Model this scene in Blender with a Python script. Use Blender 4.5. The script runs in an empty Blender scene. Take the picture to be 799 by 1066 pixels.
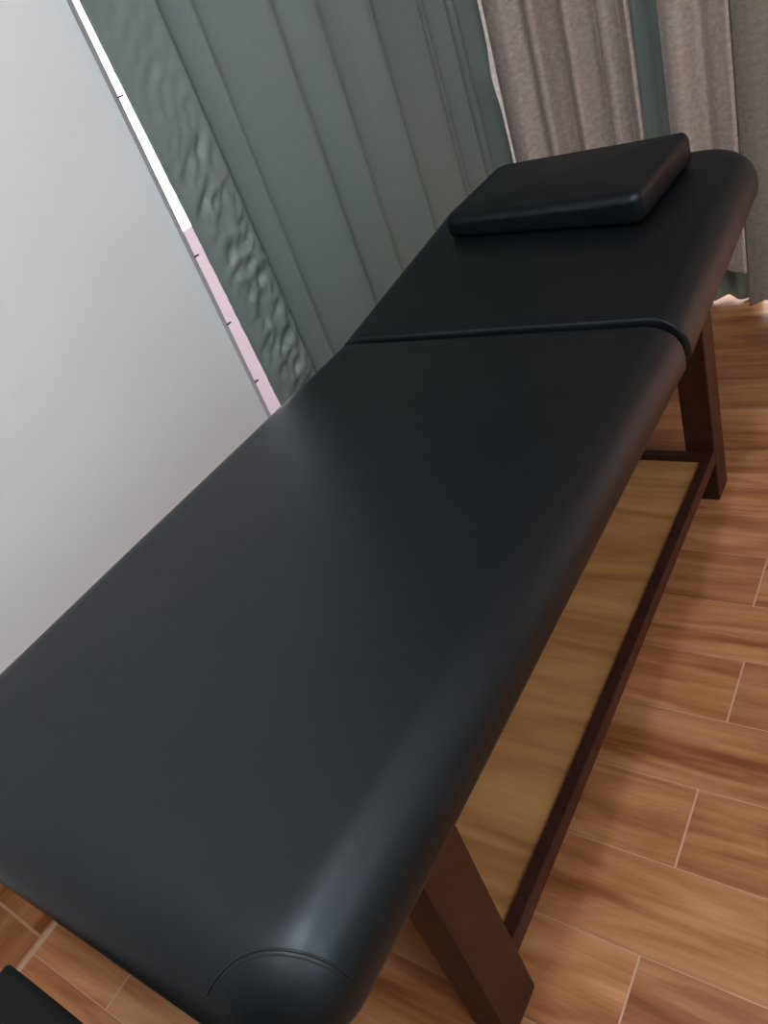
import bpy, bmesh, math, random
from mathutils import Vector, Matrix, noise
from mathutils.bvhtree import BVHTree

random.seed(7)
scene = bpy.context.scene
COL = scene.collection

# ------------------------------------------------------------------ helpers
def link(name, me, mat=None, parent=None, smooth=True):
    o = bpy.data.objects.new(name, me)
    COL.objects.link(o)
    if mat is not None:
        for m in (mat if isinstance(mat, (list, tuple)) else [mat]):
            me.materials.append(m)
    if smooth:
        for p in me.polygons:
            p.use_smooth = True
    if parent:
        o.parent = parent
    return o

def build(name, verts, faces, mat=None, parent=None, smooth=True):
    me = bpy.data.meshes.new(name)
    me.from_pydata(verts, [], faces)
    me.update()
    bm = bmesh.new(); bm.from_mesh(me)
    bmesh.ops.recalc_face_normals(bm, faces=bm.faces)
    bm.to_mesh(me); bm.free()
    return link(name, me, mat, parent, smooth)

def box_bm(x0, x1, y0, y1, z0, z1, bev=0.003, segs=2):
    bm = bmesh.new()
    bmesh.ops.create_cube(bm, size=1.0)
    for v in bm.verts:
        v.co = Vector(((x0 + x1) / 2 + v.co.x * (x1 - x0), (y0 + y1) / 2 + v.co.y * (y1 - y0), (z0 + z1) / 2 + v.co.z * (z1 - z0)))
    if bev > 0:
        bmesh.ops.bevel(bm, geom=list(bm.edges), offset=bev, segments=segs, affect='EDGES', profile=0.5)
    return bm

def box(name, x0, x1, y0, y1, z0, z1, mat, parent=None, bev=0.003):
    bm = box_bm(x0, x1, y0, y1, z0, z1, bev)
    me = bpy.data.meshes.new(name); bm.to_mesh(me); bm.free()
    return link(name, me, mat, parent, smooth=False)

def boxes(name, lst, mat, parent=None, bev=0.002):
    verts, faces = [], []
    for b in lst:
        bm = box_bm(*b, bev=bev)
        bm.verts.index_update()
        off = len(verts)
        verts += [v.co.copy() for v in bm.verts]
        faces += [[v.index + off for v in f.verts] for f in bm.faces]
        bm.free()
    me = bpy.data.meshes.new(name); me.from_pydata(verts, [], faces); me.update()
    return link(name, me, mat, parent, smooth=False)

def structure(o):
    o['kind'] = 'structure'
    return o

def thing(name, label, cat, loc):
    o = bpy.data.objects.new(name, None)
    COL.objects.link(o)
    o.location = loc
    o.empty_display_size = 0.1
    o['label'] = label; o['category'] = cat
    return o

def adopt(o, root):          # parent while keeping the mesh where it was modelled (world coordinates)
    o.parent = root
    o.matrix_parent_inverse = Matrix.Translation(root.location).inverted()
    return o

def tag(o, label, cat):
    o['label'] = label; o['category'] = cat
    return o

# ------------------------------------------------------------------ materials
def new_mat(name):
    m = bpy.data.materials.new(name); m.use_nodes = True
    nt = m.node_tree
    return m, nt, nt.nodes['Principled BSDF'], nt.nodes, nt.links

def ramp(nodes, stops):
    r = nodes.new('ShaderNodeValToRGB')
    e = r.color_ramp.elements
    e[0].position, e[0].color = stops[0][0], (*stops[0][1], 1)
    e[1].position, e[1].color = stops[-1][0], (*stops[-1][1], 1)
    for p, c in stops[1:-1]:
        n = e.new(p); n.color = (*c, 1)
    return r

def mat_leather():
    m, nt, b, N, L = new_mat('black_leatherette')
    tc = N.new('ShaderNodeTexCoord')
    v = N.new('ShaderNodeTexVoronoi'); v.inputs['Scale'].default_value = 420
    n2 = N.new('ShaderNodeTexNoise'); n2.inputs['Scale'].default_value = 9; n2.inputs['Detail'].default_value = 3
    L.new(tc.outputs['Object'], v.inputs['Vector']); L.new(tc.outputs['Object'], n2.inputs['Vector'])
    bp = N.new('ShaderNodeBump'); bp.inputs['Strength'].default_value = 0.06; bp.inputs['Distance'].default_value = 0.0006
    L.new(v.outputs['Distance'], bp.inputs['Height'])
    bp2 = N.new('ShaderNodeBump'); bp2.inputs['Strength'].default_value = 0.05; bp2.inputs['Distance'].default_value = 0.01
    L.new(n2.outputs['Fac'], bp2.inputs['Height']); L.new(bp.outputs['Normal'], bp2.inputs['Normal'])
    L.new(bp2.outputs['Normal'], b.inputs['Normal'])
    b.inputs['Base Color'].default_value = (0.0022, 0.0036, 0.0048, 1)
    b.inputs['Roughness'].default_value = 0.43
    b.inputs['Specular IOR Level'].default_value = 0.42
    b.inputs['Specular Tint'].default_value = (0.74, 0.90, 1.0, 1)  # cool sheen of sky daylight put into base and specular colour
    return m

def mat_plain(name, col, rough=0.5, spec=0.5, metal=0, bump=0, bscale=60):
    m, nt, b, N, L = new_mat(name)
    tc = N.new('ShaderNodeTexCoord')
    n = N.new('ShaderNodeTexNoise'); n.inputs['Scale'].default_value = bscale; n.inputs['Detail'].default_value = 4
    L.new(tc.outputs['Object'], n.inputs['Vector'])
    r = ramp(N, [(0.3, tuple(c * 0.985 for c in col)), (0.7, tuple(min(1, c * 1.015) for c in col))])
    L.new(n.outputs['Fac'], r.inputs['Fac']); L.new(r.outputs['Color'], b.inputs['Base Color'])
    b.inputs['Roughness'].default_value = rough
    b.inputs['Specular IOR Level'].default_value = spec
    b.inputs['Metallic'].default_value = metal
    if bump:
        bp = N.new('ShaderNodeBump'); bp.inputs['Strength'].default_value = bump; bp.inputs['Distance'].default_value = 0.002
        L.new(n.outputs['Fac'], bp.inputs['Height']); L.new(bp.outputs['Normal'], b.inputs['Normal'])
    return m

def mat_wood(name, stops, rough, scale, coord='Object', spec=0.5, tile=False, cathedral=0.0):
    """wood grain running along X of the coordinate space; scale = (along, across, across)"""
    m, nt, b, N, L = new_mat(name)
    if coord == 'UV':
        uv = N.new('ShaderNodeUVMap'); uv.uv_map = 'grain'; src = uv.outputs['UV']
    else:
        tc = N.new('ShaderNodeTexCoord'); src = tc.outputs[coord]
    mp = N.new('ShaderNodeMapping'); mp.inputs['Scale'].default_value = scale
    L.new(src, mp.inputs['Vector'])
    big = N.new('ShaderNodeTexNoise'); big.inputs['Scale'].default_value = 1.0; big.inputs['Detail'].default_value = 5
    big.inputs['Roughness'].default_value = 0.55; big.inputs['Distortion'].default_value = 0.6
    L.new(mp.outputs['Vector'], big.inputs['Vector'])
    # growth ring bands: bands bent by the slow noise
    wv = N.new('ShaderNodeTexNoise'); wv.inputs['Scale'].default_value = 0.45; wv.inputs['Detail'].default_value = 1.0
    L.new(mp.outputs['Vector'], wv.inputs['Vector'])
    ml = N.new('ShaderNodeMath'); ml.operation = 'MULTIPLY'; ml.inputs[1].default_value = 46.0
    L.new(wv.outputs['Fac'], ml.inputs[0])
    sn = N.new('ShaderNodeMath'); sn.operation = 'SINE'; L.new(ml.outputs[0], sn.inputs[0])
    sc = N.new('ShaderNodeMath'); sc.operation = 'MULTIPLY'; sc.inputs[1].default_value = cathedral
    L.new(sn.outputs[0], sc.inputs[0])
    ad = N.new('ShaderNodeMath'); ad.operation = 'ADD'
    L.new(big.outputs['Fac'], ad.inputs[0]); L.new(sc.outputs[0], ad.inputs[1])
    # fine fibres
    mp2 = N.new('ShaderNodeMapping'); mp2.inputs['Scale'].default_value = (scale[0] * 2, scale[1] * 9, scale[2] * 9)
    L.new(src, mp2.inputs['Vector'])
    fine = N.new('ShaderNodeTexNoise'); fine.inputs['Scale'].default_value = 1.0; fine.inputs['Detail'].default_value = 2
    L.new(mp2.outputs['Vector'], fine.inputs['Vector'])
    f2 = N.new('ShaderNodeMath'); f2.operation = 'MULTIPLY_ADD'; f2.inputs[1].default_value = 0.22; f2.inputs[2].default_value = -0.11
    L.new(fine.outputs['Fac'], f2.inputs[0])
    a2 = N.new('ShaderNodeMath'); a2.operation = 'ADD'; L.new(ad.outputs[0], a2.inputs[0]); L.new(f2.outputs[0], a2.inputs[1])
    r = ramp(N, stops); L.new(a2.outputs[0], r.inputs['Fac'])
    out = r.outputs['Color']
    if tile:
        at = N.new('ShaderNodeAttribute'); at.attribute_name = 'tone'
        hs = N.new('ShaderNodeHueSaturation')
        mr = N.new('ShaderNodeMapRange'); mr.inputs['To Min'].default_value = 0.86; mr.inputs['To Max'].default_value = 1.12
        L.new(at.outputs['Fac'], mr.inputs['Value']); L.new(mr.outputs['Result'], hs.inputs['Value'])
        L.new(out, hs.inputs['Color']); out = hs.outputs['Color']
    L.new(out, b.inputs['Base Color'])
    b.inputs['Roughness'].default_value = rough
    b.inputs['Specular IOR Level'].default_value = spec
    bp = N.new('ShaderNodeBump'); bp.inputs['Strength'].default_value = 0.08; bp.inputs['Distance'].default_value = 0.001
    L.new(fine.outputs['Fac'], bp.inputs['Height']); L.new(bp.outputs['Normal'], b.inputs['Normal'])
    return m

def mat_fabric(name, c0, c1, rough, wscale, transl, sheen=0.0, bump=0.25, blotch=None, spec=0.3):
    m, nt, b, N, L = new_mat(name)
    out = N['Material Output']
    tc = N.new('ShaderNodeTexCoord')
    mp = N.new('ShaderNodeMapping'); mp.inputs['Scale'].default_value = wscale
    L.new(tc.outputs['UV'], mp.inputs['Vector'])
    n = N.new('ShaderNodeTexNoise'); n.inputs['Scale'].default_value = 1.0; n.inputs['Detail'].default_value = 6; n.inputs['Roughness'].default_value = 0.65
    L.new(mp.outputs['Vector'], n.inputs['Vector'])
    r = ramp(N, [(0.32, c0), (0.68, c1)]); L.new(n.outputs['Fac'], r.inputs['Fac'])
    L.new(r.outputs['Color'], b.inputs['Base Color'])
    b.inputs['Roughness'].default_value = rough
    b.inputs['Specular IOR Level'].default_value = spec
    b.inputs['Sheen Weight'].default_value = sheen
    bp = N.new('ShaderNodeBump'); bp.inputs['Strength'].default_value = bump; bp.inputs['Distance'].default_value = 0.0015
    L.new(n.outputs['Fac'], bp.inputs['Height']); L.new(bp.outputs['Normal'], b.inputs['Normal'])
    if transl > 0:
        t = N.new('ShaderNodeBsdfTranslucent'); L.new(r.outputs['Color'], t.inputs['Color'])
        mx = N.new('ShaderNodeMixShader'); mx.inputs[0].default_value = transl
        L.new(b.outputs[0], mx.inputs[1]); L.new(t.outputs[0], mx.inputs[2]); L.new(mx.outputs[0], out.inputs['Surface'])
    return m

def mat_glass():
    m, nt, b, N, L = new_mat('window_glass')
    out = N['Material Output']; N.remove(b)
    t = N.new('ShaderNodeBsdfTransparent'); t.inputs['Color'].default_value = (0.95, 0.96, 0.96, 1)
    g = N.new('ShaderNodeBsdfGlossy'); g.inputs['Roughness'].default_value = 0.02
    mx = N.new('ShaderNodeMixShader'); mx.inputs[0].default_value = 0.05
    L.new(t.outputs[0], mx.inputs[1]); L.new(g.outputs[0], mx.inputs[2])
    L.new(mx.outputs[0], out.inputs['Surface'])
    return m

LEATHER = mat_leather()
DARKWOOD = mat_wood('dark_varnished_wood', [(0.25, (0.026, 0.0078, 0.0055)), (0.75, (0.056, 0.017, 0.011))], 0.46, (30, 30, 3), spec=0.34)
OAK = mat_wood('oak_laminate', [(0.25, (0.33, 0.16, 0.052)), (0.5, (0.48, 0.255, 0.088)), (0.75, (0.58, 0.335, 0.125))], 0.42, (2.2, 15, 15), cathedral=0.07)
TILE = mat_wood('wood_look_tile', [(0.28, (0.23, 0.080, 0.028)), (0.47, (0.40, 0.175, 0.070)), (0.70, (0.58, 0.31, 0.15))], 0.36, (2.2, 17, 17), coord='UV', tile=True, cathedral=0.05)
GROUT = mat_plain('grout', (0.60, 0.44, 0.34), 0.8, 0.2, bump=0.3, bscale=200)
PAINT = mat_plain('white_wall_paint', (0.81, 0.86, 0.895), 0.7, 0.2, bscale=2)
BACKWALL = mat_plain('brown_back_wall', (0.16, 0.13, 0.11), 0.7, 0.2)  # unseen wall, toned dark so the near cushion end reflects less
CEIL = mat_plain('ceiling_paint', (0.78, 0.78, 0.80), 0.7, 0.2)
ALU = mat_plain('grey_window_frame', (0.50, 0.45, 0.47), 0.6, 0.3)
GLASS = mat_glass()
TEAL = mat_fabric('teal_satin_curtain', (0.163, 0.218, 0.210), (0.178, 0.237, 0.228), 0.40, (260, 40, 1), 0.05, sheen=0.15, bump=0.04, spec=0.45)
TAUPE = mat_fabric('taupe_slub_curtain', (0.40, 0.355, 0.325), (0.66, 0.59, 0.545), 0.75, (60, 75, 1), 0.10, sheen=0.2, bump=0.35, spec=0.2)
OLIVE = mat_fabric('olive_grey_curtain', (0.25, 0.235, 0.205), (0.38, 0.355, 0.31), 0.75, (60, 75, 1), 0.06, sheen=0.2, bump=0.3, spec=0.2)
ROSE = mat_fabric('rosy_reflection_curtain', (0.62, 0.40, 0.34), (0.72, 0.47, 0.40), 0.8, (60, 75, 1), 0.0, bump=0.2, spec=0.1)
STOOLBLACK = mat_plain('black_vinyl', (0.004, 0.0055, 0.005), 0.55, 0.2, bump=0.05, bscale=200)
THREAD = mat_plain('black_thread', (0.010, 0.011, 0.012), 0.6, 0.3)
OUTFLOOR = mat_plain('pinkish_terrace_tile', (0.21, 0.155, 0.172), 0.7, 0.2, bscale=4)

# ------------------------------------------------------------------ room shell
XL, YF, XR, YB, ZC = -1.39, 2.70, 1.45, -3.40, 2.62
WT = 0.15                                        # wall thickness

# floor: individual tiles (quads) over a grout bed, all one mesh
P, Y0, LT, J0 = 0.1503, 0.0117, 0.83, -0.305
gl, gs = 0.0007, 0.0016
verts, faces, mats, uvs, tones = [], [], [], [], []
def quad(x0, x1, y0, y1, z, mi, ou=0, ov=0, tone=0.5):
    i = len(verts)
    verts.extend([(x0, y0, z), (x1, y0, z), (x1, y1, z), (x0, y1, z)])
    faces.append((i, i + 1, i + 2, i + 3)); mats.append(mi)
    uvs.append([(x0 + ou, y0 + ov), (x1 + ou, y0 + ov), (x1 + ou, y1 + ov), (x0 + ou, y1 + ov)]); tones.append(tone)
quad(XL - WT, XR + WT, YB - WT, YF + WT, -0.0012, 1)
for k in range(-24, 20):
    ya, yb = max(Y0 + P * k, YB), min(Y0 + P * (k + 1), YF)
    if yb - ya < 0.01: continue
    off = J0 + {6: 0.0135, 4: 0.0, 2: -0.0115}.get(k, 0.0) if k % 2 == 0 else J0 + LT / 2
    for n in range(-4, 5):
        xa, xb = off + n * LT, off + (n + 1) * LT
        xa, xb = max(xa, XL + 0.017), min(xb, XR)
        if xb - xa < 0.02: continue
        quad(xa + gs, xb - gs, ya + gl, yb - gl, 0.0, 0, random.uniform(0, 40), random.uniform(0, 40), random.random())
me = bpy.data.meshes.new('floor'); me.from_pydata(verts, [], faces)
uvl = me.uv_layers.new(name='grain')
ta = me.attributes.new('tone', 'FLOAT', 'FACE')
for p in me.polygons:
    p.material_index = mats[p.index]
    ta.data[p.index].value = tones[p.index]
    for li, c in zip(p.loop_indices, uvs[p.index]):
        uvl.data[li].uv = c
me.update()
structure(link('floor', me, [TILE, GROUT], smooth=False))
structure(box('ceiling', XL - WT, XR + WT, YB - WT, YF + WT, ZC, ZC + 0.1, CEIL, bev=0))
structure(box('wall_right', XR, XR + WT, YB - WT, YF + WT, -0.05, ZC, PAINT, bev=0))
structure(box('wall_back', XL - WT, XR, YB - WT, YB, -0.05, ZC, BACKWALL, bev=0))

# left wall with a window opening that starts at the plaster edge beside the curtain
WY0, WY1, WZ0, WZ1 = 1.160, 2.60, 0.12, 2.30
bm_list = [(XL - WT, XL, YB, WY0, -0.05, ZC), (XL - WT, XL, WY0, WY1, -0.05, WZ0), (XL - WT, XL, WY0, WY1, WZ1, ZC), (XL - WT, XL, WY1, YF + WT, -0.05, ZC)]
wl = structure(boxes('wall_left', bm_list, PAINT, bev=0))
wl.data.materials.append(PAINT)
# far wall with a tall opening (glazed door) behind the curtains
DX0, DX1, DZ1 = -1.22, 1.20, 2.25
structure(boxes('wall_far', [(XL, DX0, YF, YF + WT, -0.05, ZC), (DX1, XR, YF, YF + WT, -0.05, ZC), (DX0, DX1, YF, YF + WT, DZ1, ZC)], PAINT, bev=0))

# skirting tiles of the same wood-look plank, with one vertical joint
def skirting(name, segs, x0, x1):
    root = None
    vv, ff, mm, uu = [], [], [], []
    bmT = []
    for (ya, yb) in segs:
        bmT.append((x0, x1, ya + 0.0025, yb - 0.0025, 0.006, 0.20))
    o = boxes(name, bmT + [(x0, x1 - 0.0015, segs[0][0], segs[-1][1], -0.02, 0.198)], [TILE, GROUT], bev=0.001)
    me = o.data
    uvl = me.uv_layers.new(name='grain')
    ta = me.attributes.new('tone', 'FLOAT', 'FACE')
    nb = len(me.polygons) // (len(segs) + 1)
    for p in me.polygons:
        idx = p.index // nb
        p.material_index = 1 if idx == len(segs) else 0
        ta.data[p.index].value = [0.7, 0.15, 0.5, 0.4][idx % 4]
        for li in p.loop_indices:
            co = me.vertices[me.loops[li].vertex_index].co
            uvl.data[li].uv = (co.y + 7 * idx, co.z + 3 * idx)
    return structure(o)
skirting('baseboard_left', [(YB, -0.79), (-0.79, 0.041), (0.041, 0.87), (0.87, WY0)], XL, XL + 0.007)

# window in the left wall: grey frame, mullion, panes, small retaining clips along the jamb
fx0, fx1 = XL - 0.065, XL - 0.03
wf = structure(boxes('window_1', [(fx0, fx1, WY0 - 0.01, 1.199, WZ0, WZ1), (fx0, fx1, WY1 - 0.04, WY1 + 0.01, WZ0, WZ1), (fx0, fx1, WY0, WY1, WZ0 - 0.01, WZ0 + 0.04), (fx0, fx1, WY0, WY1, WZ1 - 0.04, WZ1 + 0.01), (fx0, fx1, 1.92, 1.96, WZ0, WZ1)], ALU))
box('window_pane', fx0 + 0.012, fx0 + 0.017, 1.19, 1.93, WZ0 + 0.03, WZ1 - 0.03, GLASS, wf, bev=0)
box('window_pane', fx0 + 0.012, fx0 + 0.017, 1.95, WY1 - 0.03, WZ0 + 0.03, WZ1 - 0.03, GLASS, wf, bev=0)
for z in (1.245, 0.905, 0.735, 0.575):
    box('frame_clip', fx1 - 0.004, fx1 + 0.004, 1.195, 1.2085, z - 0.0015, z + 0.0015, STOOLBLACK, wf, bev=0.0005)
# glazed door behind the far curtains
dy0, dy1 = YF + 0.03, YF + 0.07
df = structure(boxes('door_1', [(DX0, DX0 + 0.05, dy0, dy1, 0.0, DZ1), (DX1 - 0.05, DX1, dy0, dy1, 0.0, DZ1), (DX0, DX1, dy0, dy1, DZ1 - 0.05, DZ1), (DX0, DX1, dy0, dy1, 0.0, 0.015), (-0.26, -0.20, dy0, dy1, 0.0, DZ1)], ALU))
box('door_pane', DX0 + 0.04, -0.25, dy0 + 0.015, dy0 + 0.02, 0.01, DZ1 - 0.04, GLASS, df, bev=0)
box('door_pane', -0.21, DX1 - 0.04, dy0 + 0.015, dy0 + 0.02, 0.01, DZ1 - 0.04, GLASS, df, bev=0)
# what lies outside both openings
structure(box('terrace_floor', -6.0, 4.0, -3.0, 8.0, -0.12, -0.055, OUTFLOOR, bev=0))

# ------------------------------------------------------------------ curtains
def smooth_profile(ctrl, step=0.006):
    """monotone-parameter Catmull-Rom through (s, d) control points in plan"""
    pts = []
    n = len(ctrl)
    for i in range(n - 1):
        p0 = ctrl[max(i - 1, 0)]; p1 = ctrl[i]; p2 = ctrl[i + 1]; p3 = ctrl[min(i + 2, n - 1)]
        seg = max(2, int(math.hypot(p2[0] - p1[0], p2[1] - p1[1]) / step))
        for k in range(seg):
            t = k / seg
            q = []
            for a in (0, 1):
                m1 = (p2[a] - p0[a]) * 0.40; m2 = (p3[a] - p1[a]) * 0.40
                h00 = 2*t**3 - 3*t**2 + 1; h10 = t**3 - 2*t**2 + t; h01 = -2*t**3 + 3*t**2; h11 = t**3 - t**2
                q.append(h00*p1[a] + h10*m1 + h01*p2[a] + h11*m2)
            pts.append(tuple(q))
    pts.append(tuple(ctrl[-1]))
    return pts

def curtain(name, ctrl, z0, z1, place, mat, wrinkle=None, rows=90, sway=0.004, seed=0, hem=None, lean=None):
    prof = smooth_profile(ctrl)
    arc = [0.0]
    for a, b in zip(prof, prof[1:]):
        arc.append(arc[-1] + math.hypot(b[0] - a[0], b[1] - a[1]))
    V, F, UV = [], [], []
    W = len(prof)
    for r in range(rows + 1):
        t = r / rows
        for i, (s, d) in enumerate(prof):
            zb = z0 + (hem(s) if hem else 0)
            z = zb + (z1 - zb) * t ** 1.25
            nx = noise.noise(Vector((arc[i] * 2.2, z * 1.1, seed)))
            ny = noise.noise(Vector((arc[i] * 3.1 + 9, z * 1.4, seed + 5)))
            dd = d + sway * nx; ss = s + sway * 0.8 * ny + (lean(s, z) if lean else 0.0)
            if wrinkle:
                dd += wrinkle(s, z)
            V.append(place(ss, dd, z)); UV.append((arc[i], z))
    for r in range(rows):
        for i in range(W - 1):
            a = r * W + i
            F.append((a, a + 1, a + 1 + W, a + W))
    me = bpy.data.meshes.new(name); me.from_pydata(V, [], F)
    uvl = me.uv_layers.new(name='UVMap')
    for p in me.polygons:
        for li in p.loop_indices:
            uvl.data[li].uv = UV[me.loops[li].vertex_index]
    me.update()
    o = link(name, me, mat)
    sm = o.modifiers.new('cloth_thickness', 'SOLIDIFY'); sm.thickness = 0.0016; sm.offset = 0
    return o

# left curtain: s = y, d = distance in front of the wall plane
LC = [(1.152, 0.050), (1.20, 0.056), (1.25, 0.064), (1.280, 0.070), (1.288, 0.058), (1.296, 0.030), (1.315, 0.024),
      (1.345, 0.048), (1.375, 0.064), (1.386, 0.062), (1.394, 0.046), (1.41, 0.034), (1.46, 0.040), (1.53, 0.058), (1.585, 0.072), (1.602, 0.070), (1.612, 0.050), (1.632, 0.030),
      (1.68, 0.038), (1.74, 0.060), (1.775, 0.066), (1.81, 0.046), (1.85, 0.036), (1.91, 0.048), (1.965, 0.070), (1.988, 0.070), (1.998, 0.050), (2.02, 0.024),
      (2.07, 0.034), (2.14, 0.050), (2.215, 0.070), (2.232, 0.066), (2.238, 0.045), (2.248, 0.040), (2.262, 0.060), (2.276, 0.062), (2.284, 0.044), (2.30, 0.034), (2.34, 0.044), (2.385, 0.064), (2.396, 0.060), (2.404, 0.042), (2.42, 0.036),
      (2.445, 0.058), (2.458, 0.060), (2.468, 0.040), (2.485, 0.036), (2.520, 0.046), (2.545, 0.066), (2.562, 0.072)]
def crumple(s, z):
    if s > 1.285: 
        f = max(0.0, 1 - (s - 1.285) / 0.01) * 0.0
    else:
        f = min(1.0, (1.285 - s) / 0.03)
    if f <= 0: return 0.0
    q = (s - 1.156) * 16
    p = Vector((q * 0.8 + z * 5, (z * 27 - q * 2.0), 3.3))
    a = (1 - 2.2 * abs(noise.noise(p))) + 0.6 * (1 - 2.2 * abs(noise.noise(p * 1.9 + Vector((4, 1, 0)))))
    f *= max(0.12, min(1.0, (s - 1.156) / 0.045))
    fade = min(1.0, max(0.15, (1.45 - z) / 0.6))
    return f * fade * 0.0068 * a
lc = curtain('curtain', LC, 0.02, ZC - 0.002, lambda s, d, z: (XL + 0.047 + (d - 0.05) * 2.0, s + 0.008, z), TEAL, wrinkle=crumple, rows=300, sway=0.003, seed=1, lean=lambda s, z: max(0.0, (1.285 - s) / 0.13) * (1.0 - z) * 0.028 - max(0.0, (s - 2.49) / 0.07) * 0.018 * math.exp(-((z - 0.88) / 0.075) ** 2))
tag(lc, 'teal satin curtain with deep folds hanging along the left wall beside the table', 'curtain')

# far curtains: s = x, d = distance towards the room from y = 2.60
def far(s, d, z): return (s, 2.60 - 0.05 - (d - 0.05) * 1.8, z)
FC1 = [(-1.356, 0.000), (-1.335, 0.002), (-1.300, 0.012), (-1.258, 0.064), (-1.20, 0.078), (-1.15, 0.062), (-1.118, 0.076), (-1.101, 0.074), (-1.093, 0.038), (-1.065, 0.024), (-1.035, 0.060), (-1.005, 0.076), (-0.975, 0.040), (-0.952, 0.022),
       (-0.925, 0.056), (-0.90, 0.060), (-0.875, 0.036), (-0.855, 0.060), (-0.832, 0.078), (-0.826, 0.070)]
c1 = curtain('curtain', FC1, 0.03, ZC - 0.002, far, TAUPE, rows=120, sway=0.006, seed=11)
tag(c1, 'pinkish taupe slub curtain panel in the far corner, behind the black pillow', 'curtain')
FC3 = [(-0.90, -0.004), (-0.86, 0.004), (-0.82, -0.006), (-0.78, 0.006), (-0.74, -0.004), (-0.70, 0.006), (-0.66, -0.008), (-0.62, 0.008), (-0.585, -0.006), (-0.55, 0.004)]
c3 = curtain('curtain', FC3, 0.003, ZC - 0.002, far, TEAL, rows=60, sway=0.003, seed=31, hem=lambda s: 0.013 * max(0.0, 1 - abs((s + 0.66) / 0.06)))
tag(c3, 'narrow teal curtain showing between and below the two taupe curtain panels', 'curtain')
FC2 = [(-0.770, 0.030), (-0.762, 0.044), (-0.735, 0.064), (-0.70, 0.066), (-0.672, 0.040), (-0.655, 0.036), (-0.625, 0.056), (-0.59, 0.068), (-0.574, 0.074), (-0.568, 0.070)]
FC5 = [(-0.580, 0.034), (-0.555, 0.040), (-0.52, 0.046), (-0.48, 0.046), (-0.45, 0.034), (-0.41, 0.050),
       (-0.36, 0.068), (-0.33, 0.044), (-0.29, 0.030), (-0.24, 0.060), (-0.19, 0.066), (-0.15, 0.036), (-0.10, 0.05), (-0.07, 0.060)]
c2 = curtain('curtain', FC2, 0.150, ZC - 0.002, far, TAUPE, rows=120, sway=0.005, seed=21)
c5 = curtain('curtain', FC5, 0.004, ZC - 0.002, far, OLIVE, rows=120, sway=0.005, seed=25, hem=lambda s: 0.03 * max(0.0, 1 - abs((s + 0.525) / 0.05)))
tag(c5, 'darker olive grey curtain panel at the right picture edge, its hem nearly touching the floor', 'curtain')
tag(c2, 'light taupe curtain panel right of the narrow teal strip, behind the rounded table end', 'curtain')

FC4 = [(-0.055, 0.055), (-0.02, 0.066), (0.04, 0.038), (0.10, 0.064), (0.17, 0.036), (0.26, 0.066), (0.34, 0.034), (0.44, 0.066), (0.52, 0.034), (0.62, 0.066), (0.72, 0.036), (0.82, 0.06), (0.90, 0.036), (1.0, 0.066), (1.1, 0.036), (1.2, 0.06), (1.28, 0.04)]
c4 = curtain('curtain', FC4, 0.006, ZC - 0.002, far, ROSE, rows=40, sway=0.006, seed=41)  # unseen panel, added so its warm tone reflects in the table edge
tag(c4, 'unseen rosy brown curtain panel added for its reflection past the right picture edge, beyond the other four panels', 'curtain')

# ------------------------------------------------------------------ treatment table
def outline(x0, x1, y0, y1, rad, ns=18, nc=12):
    """rounded rectangle, counter-clockwise; rad = (near-left, near-right, far-right, far-left)"""
    pts = []
    cs = [(x0 + rad[0], y0 + rad[0], rad[0], math.pi), (x1 - rad[1], y0 + rad[1], rad[1], 1.5 * math.pi),
          (x1 - rad[2], y1 - rad[2], rad[2], 0.0), (x0 + rad[3], y1 - rad[3], rad[3], 0.5 * math.pi)]
    arcs = []
    for cx, cy, r, a0 in cs:
        arcs.append([(cx + r * math.cos(a0 + 0.5 * math.pi * k / nc), cy + r * math.sin(a0 + 0.5 * math.pi * k / nc)) for k in range(nc + 1)])
    for i in range(4):
        pts += arcs[i]
        p, q = arcs[i][-1], arcs[(i + 1) % 4][0]
        for k in range(1, ns):
            pts.append((p[0] + (q[0] - p[0]) * k / ns, p[1] + (q[1] - p[1]) * k / ns))
    return pts

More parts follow.
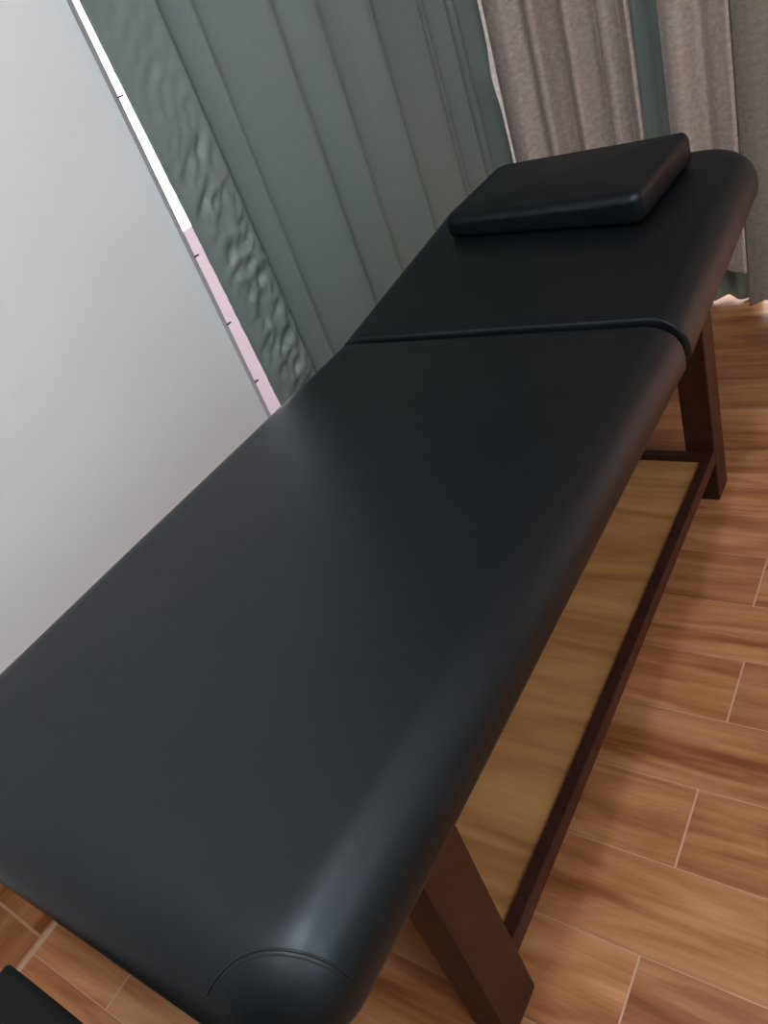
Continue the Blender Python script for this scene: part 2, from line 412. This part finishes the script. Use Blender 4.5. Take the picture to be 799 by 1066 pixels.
def cushion_mesh(x0, x1, y0, y1, zb, zt, rad, inset, rz, rb, crown, nprof=10, ncrown=10, xf=None, dents=0.0, seed=0):
    """upholstered pad: inset = (left, right, near, far) plan width of the rounded top edge"""
    V, F = [], []
    rings = []
    def ring(il, ir, i_n, i_f, z, shrink):
        rr = [max(0.004, r - shrink * 0.8) for r in rad]
        rings.append([Vector((x, y, z)) for x, y in outline(x0 + il, x1 - ir, y0 + i_n, y1 - i_f, rr)])
    for k in range(5):                       # rounded lower edge
        a = 0.5 * math.pi * (1 - k / 4)
        d = rb * (1 - math.cos(a))
        ring(d, d, min(d, inset[2]), min(d, inset[3]), zb + rb * (1 - math.sin(a)), d)
    zs = zt - rz
    for k in range(1, 3):
        ring(0, 0, 0, 0, zb + rb + (zs - zb - rb) * k / 3, 0)
    for k in range(nprof + 1):               # rounded upper edge
        a = 0.5 * math.pi * k / nprof
        q = 1 - math.cos(a)
        ring(inset[0] * q, inset[1] * q, inset[2] * q, inset[3] * q, zs + rz * math.sin(a), min(inset[0], inset[1], max(inset[2], inset[3])) * q)
    last = rings[-1]
    c = Vector(((x0 + x1) / 2, (y0 + y1) / 2, 0))
    for k in range(1, ncrown):
        s = 1 - k / ncrown
        rings.append([Vector((c.x + (p.x - c.x) * s, c.y + (p.y - c.y) * s, zt + crown * (1 - s * s))) for p in last])
    n = len(rings[0])
    for r in rings:
        V += [v.copy() for v in r]
    for k in range(len(rings) - 1):
        for i in range(n):
            j = (i + 1) % n
            F.append((k * n + i, k * n + j, (k + 1) * n + j, (k + 1) * n + i))
    ci = len(V); V.append(Vector((c.x, c.y, zt + crown)))
    lo = (len(rings) - 1) * n
    for i in range(n):
        F.append((lo + i, lo + (i + 1) % n, ci))
    F.append(tuple(reversed(range(n))))
    if dents:
        for v in V:
            if v.z > zb + 0.5 * (zt - zb):
                v.z += dents * noise.noise(Vector((v.x * 5, v.y * 5, seed)))
    if xf:
        V = [xf(v) for v in V]
    return V, F

def surf_tube(name, path, bvh, radius, mat, parent, lift=0.0):
    """thin bead laid on an upholstered surface along plan points"""
    pts = []
    for x, y in path:
        hit = bvh.ray_cast(Vector((x, y, 2.0)), Vector((0, 0, -1)))
        if hit[0] is None: continue
        pts.append((hit[0] + hit[1] * lift, hit[1]))
    V, F = [], []
    m = 8
    for i, (p, nrm) in enumerate(pts):
        t = (pts[min(i + 1, len(pts) - 1)][0] - pts[max(i - 1, 0)][0]).normalized()
        b = t.cross(nrm).normalized()
        for k in range(m):
            a = 2 * math.pi * k / m
            V.append(p + b * radius * math.cos(a) + nrm * radius * 0.8 * math.sin(a))
    for i in range(len(pts) - 1):
        for k in range(m):
            F.append((i * m + k, i * m + (k + 1) % m, (i + 1) * m + (k + 1) % m, (i + 1) * m + k))
    F.append(tuple(range(m))); F.append(tuple((len(pts) - 1) * m + k for k in reversed(range(m))))
    return build(name, V, F, mat, parent)

BX0, BX1 = -1.106, -0.364
BY0, BYS, BYE = 0.040, 1.174, 1.855
ZB, ZT = 0.590, 0.680
T = thing('massage_table', 'long black padded massage table with raised head end, dark wooden frame and shelf', 'massage table', ((BX0 + BX1) / 2, 0.92, 0))

V, F = cushion_mesh(BX0, BX1, BY0, BYS, ZB, ZT, (0.085, 0.085, 0.012, 0.012), (0.066, 0.070, 0.082, 0.010), 0.062, 0.016, 0.006, dents=0.0012, seed=2)
mc = adopt(build('body_cushion', V, F, LEATHER), T)
bvh = BVHTree.FromPolygons([v for v in V], F)
# stitched corner caps at the foot end
def arc_path(sx):
    raw = [(-0.4705, 0.056), (-0.460, 0.074), (-0.445, 0.092), (-0.424, 0.106), (-0.400, 0.116), (-0.383, 0.121), (-0.3725, 0.123), (-0.3665, 0.124)]
    fine = []
    for i in range(len(raw) - 1):
        for k in range(5):
            t = k / 5
            p0 = raw[max(i-1,0)]; p1 = raw[i]; p2 = raw[i+1]; p3 = raw[min(i+2,len(raw)-1)]
            fine.append(tuple(0.5*((2*p1[a]) + (p2[a]-p0[a])*t + (2*p0[a]-5*p1[a]+4*p2[a]-p3[a])*t*t + (-p0[a]+3*p1[a]-3*p2[a]+p3[a])*t**3) for a in (0, 1)))
    mid = (BX0 + BX1) / 2
    return [(x, y) if sx > 0 else (2 * mid - x, y) for x, y in fine]
for sx in (1, -1):
    s1 = surf_tube('corner_seam', arc_path(sx), bvh, 0.0016, LEATHER, None, lift=-0.0007)
    s1.parent = mc
    pth = [(x + sx * 0.002, y - 0.0035) for x, y in arc_path(sx)][3:]
    s2 = surf_tube('corner_stitching', pth, bvh, 0.0008, THREAD, None, lift=-0.0002)
    s2.parent = mc

TILT = math.radians(6.6)
def hinge(v):
    y, z = v.y - 1.183, v.z - ZT
    return Vector((v.x, 1.183 + y * math.cos(TILT) - z * math.sin(TILT), ZT + y * math.sin(TILT) + z * math.cos(TILT)))
V, F = cushion_mesh(BX0, BX1, 1.183, BYE + 0.004, ZB, ZT, (0.012, 0.012, 0.115, 0.115), (0.060, 0.060, 0.010, 0.050), 0.060, 0.016, 0.004, xf=hinge, dents=0.001, seed=6)
adopt(build('head_cushion', V, F, LEATHER), T)

# wooden frame
LX = ((-0.512, -0.445), (-1.025, -0.958))
LY = ((0.275, 0.360, 0.592), (1.552, 1.632, 0.632))
for (xa, xb) in LX:
    for (ya, yb, zt) in LY:
        adopt(box('leg', xa, xb, ya, yb, 0.0, zt, DARKWOOD, bev=0.0035), T)
for xa, xb in ((-0.505, -0.455), (-1.015, -0.965)):
    adopt(box('side_apron', xa, xb, 0.360, 1.552, 0.515, 0.590, DARKWOOD), T)
for ya, yb in ((0.290, 0.345), (1.558, 1.60)):
    adopt(box('end_apron', -0.958, -0.512, ya, yb, 0.515, 0.590, DARKWOOD), T)
RZ0, RZ1 = 0.112, 0.147
for xa, xb in ((-0.469, -0.446), (-1.024, -1.001)):
    adopt(box('shelf_rail', xa, xb, 0.358, 1.553, RZ0, RZ1, DARKWOOD, bev=0.0018), T)
for ya, yb in ((0.338, 0.362), (1.528, 1.553)):
    adopt(box('shelf_end_rail', -1.001, -0.469, ya, yb, RZ0, RZ1, DARKWOOD, bev=0.0018), T)
sp = adopt(box('shelf_panel', -1.003, -0.467, 0.360, 1.530, 0.118, 0.132, OAK, bev=0.0), T)
sp['label'] = 'light oak shelf board'

# ------------------------------------------------------------------ pillow on the head end
PW, PD, PH = 0.485, 0.262, 0.058
PX, PY, PR = -0.742, 1.668, math.radians(-8)
def pil(v):
    x = v.x; y = v.y
    rx = PX + x * math.cos(PR) - y * math.sin(PR)
    ry = PY + x * math.sin(PR) + y * math.cos(PR)
    return hinge(Vector((rx, ry, ZT + 0.0045 + v.z * (1.0 + 0.28 * x / PW))))
V, F = cushion_mesh(-PW / 2, PW / 2, -PD / 2, PD / 2, 0.0, PH, (0.026, 0.022, 0.016, 0.026), (0.026, 0.014, 0.026, 0.014), 0.018, 0.012, 0.006, xf=pil, dents=0.002, seed=15)
pl = thing('pillow', 'flat black padded pillow lying askew on the raised head end of the table', 'pillow', tuple(pil(Vector((0, 0, 0)))))
adopt(build('pillow_pad', V, F, LEATHER), pl)

# ------------------------------------------------------------------ black stool cut by the lower left corner, widened unseen to darken cushion reflections
SX0, SX1, SY0, SY1, SH = -0.960, -0.240, -0.350, -0.016, 0.42
st = thing('bench', 'low black flat-topped bench at the table foot, widened out of view, cut by the lower left corner', 'bench', ((SX0 + SX1) / 2, (SY0 + SY1) / 2, 0))
V, F = cushion_mesh(SX0, SX1, SY0, SY1, SH - 0.05, SH, (0.007,) * 4, (0.024,) * 4, 0.010, 0.005, 0.001)
adopt(build('seat', V, F, STOOLBLACK), st)
for xa in (SX0 + 0.03, SX1 - 0.065):
    for ya in (SY0 + 0.03, SY1 - 0.065):
        adopt(box('leg', xa, xa + 0.035, ya, ya + 0.035, 0.0, SH - 0.048, STOOLBLACK), st)

# ------------------------------------------------------------------ light
ld = bpy.data.lights.new('ceiling_bulb', 'POINT')
ld.energy = 49; ld.shadow_soft_size = 0.06; ld.color = (1.0, 0.965, 0.95)
lo = bpy.data.objects.new('ceiling_bulb', ld); COL.objects.link(lo); lo.location = (-0.19, 0.05, 2.50)

# added area light inside the room: fills from the right, widens the leather highlight
ad = bpy.data.lights.new('side_fill_light', 'AREA')
ad.shape = 'RECTANGLE'; ad.size = 0.8; ad.size_y = 0.8; ad.energy = 17; ad.color = (0.96, 0.97, 1.0)
ao = bpy.data.objects.new('side_fill_light', ad); COL.objects.link(ao); ao.location = (0.95, 0.12, 2.30)
ao.rotation_euler = (Vector((-0.55, 0.45, 0.4)) - ao.location).to_track_quat('-Z', 'Y').to_euler()

# added spot, no opening behind it: brightens the unseen curtain the table edge reflects
sd = bpy.data.lights.new('reflection_spot', 'SPOT')
sd.energy = 760; sd.spot_size = math.radians(34); sd.spot_blend = 0.5; sd.shadow_soft_size = 0.12; sd.color = (1.0, 0.97, 0.95)
so = bpy.data.objects.new('reflection_spot', sd); COL.objects.link(so); so.location = (1.40, 1.15, 2.35)
so.rotation_euler = (Vector((0.80, 2.5, 0.36)) - so.location).to_track_quat('-Z', 'Y').to_euler()

w = bpy.data.worlds.new('World'); scene.world = w; w.use_nodes = True
bg = w.node_tree.nodes['Background']
bg.inputs['Color'].default_value = (0.98, 0.96, 1.0, 1); bg.inputs['Strength'].default_value = 4.0

# ------------------------------------------------------------------ camera (solved from the photograph's vanishing points)
cd = bpy.data.cameras.new('Camera')
cd.sensor_fit = 'VERTICAL'; cd.sensor_height = 36.0; cd.sensor_width = 36.0
cd.lens = 801.726 / 1066.0 * 36.0
cam = bpy.data.objects.new('Camera', cd); COL.objects.link(cam)
R = Matrix(((0.80622249, 0.08037745, -0.58612691), (0.49626929, -0.63120993, 0.59606276), (-0.32205913, -0.77143599, -0.5487845)))
cx = R.col[0]; cy = -R.col[1]; cz = -R.col[2]
M = Matrix((cx, cy, cz)).transposed().to_4x4()
M.translation = Vector((0, 0, 1.28))
cam.matrix_world = M
cd.clip_start = 0.02
scene.camera = cam
scene.cycles.use_light_tree = False      # smoother sampling of the few lamps

vs = scene.view_settings
vs.view_transform = 'Standard'; vs.look = 'None'; vs.gamma = 1.0; vs.exposure = -0.08; vs.use_curve_mapping = False
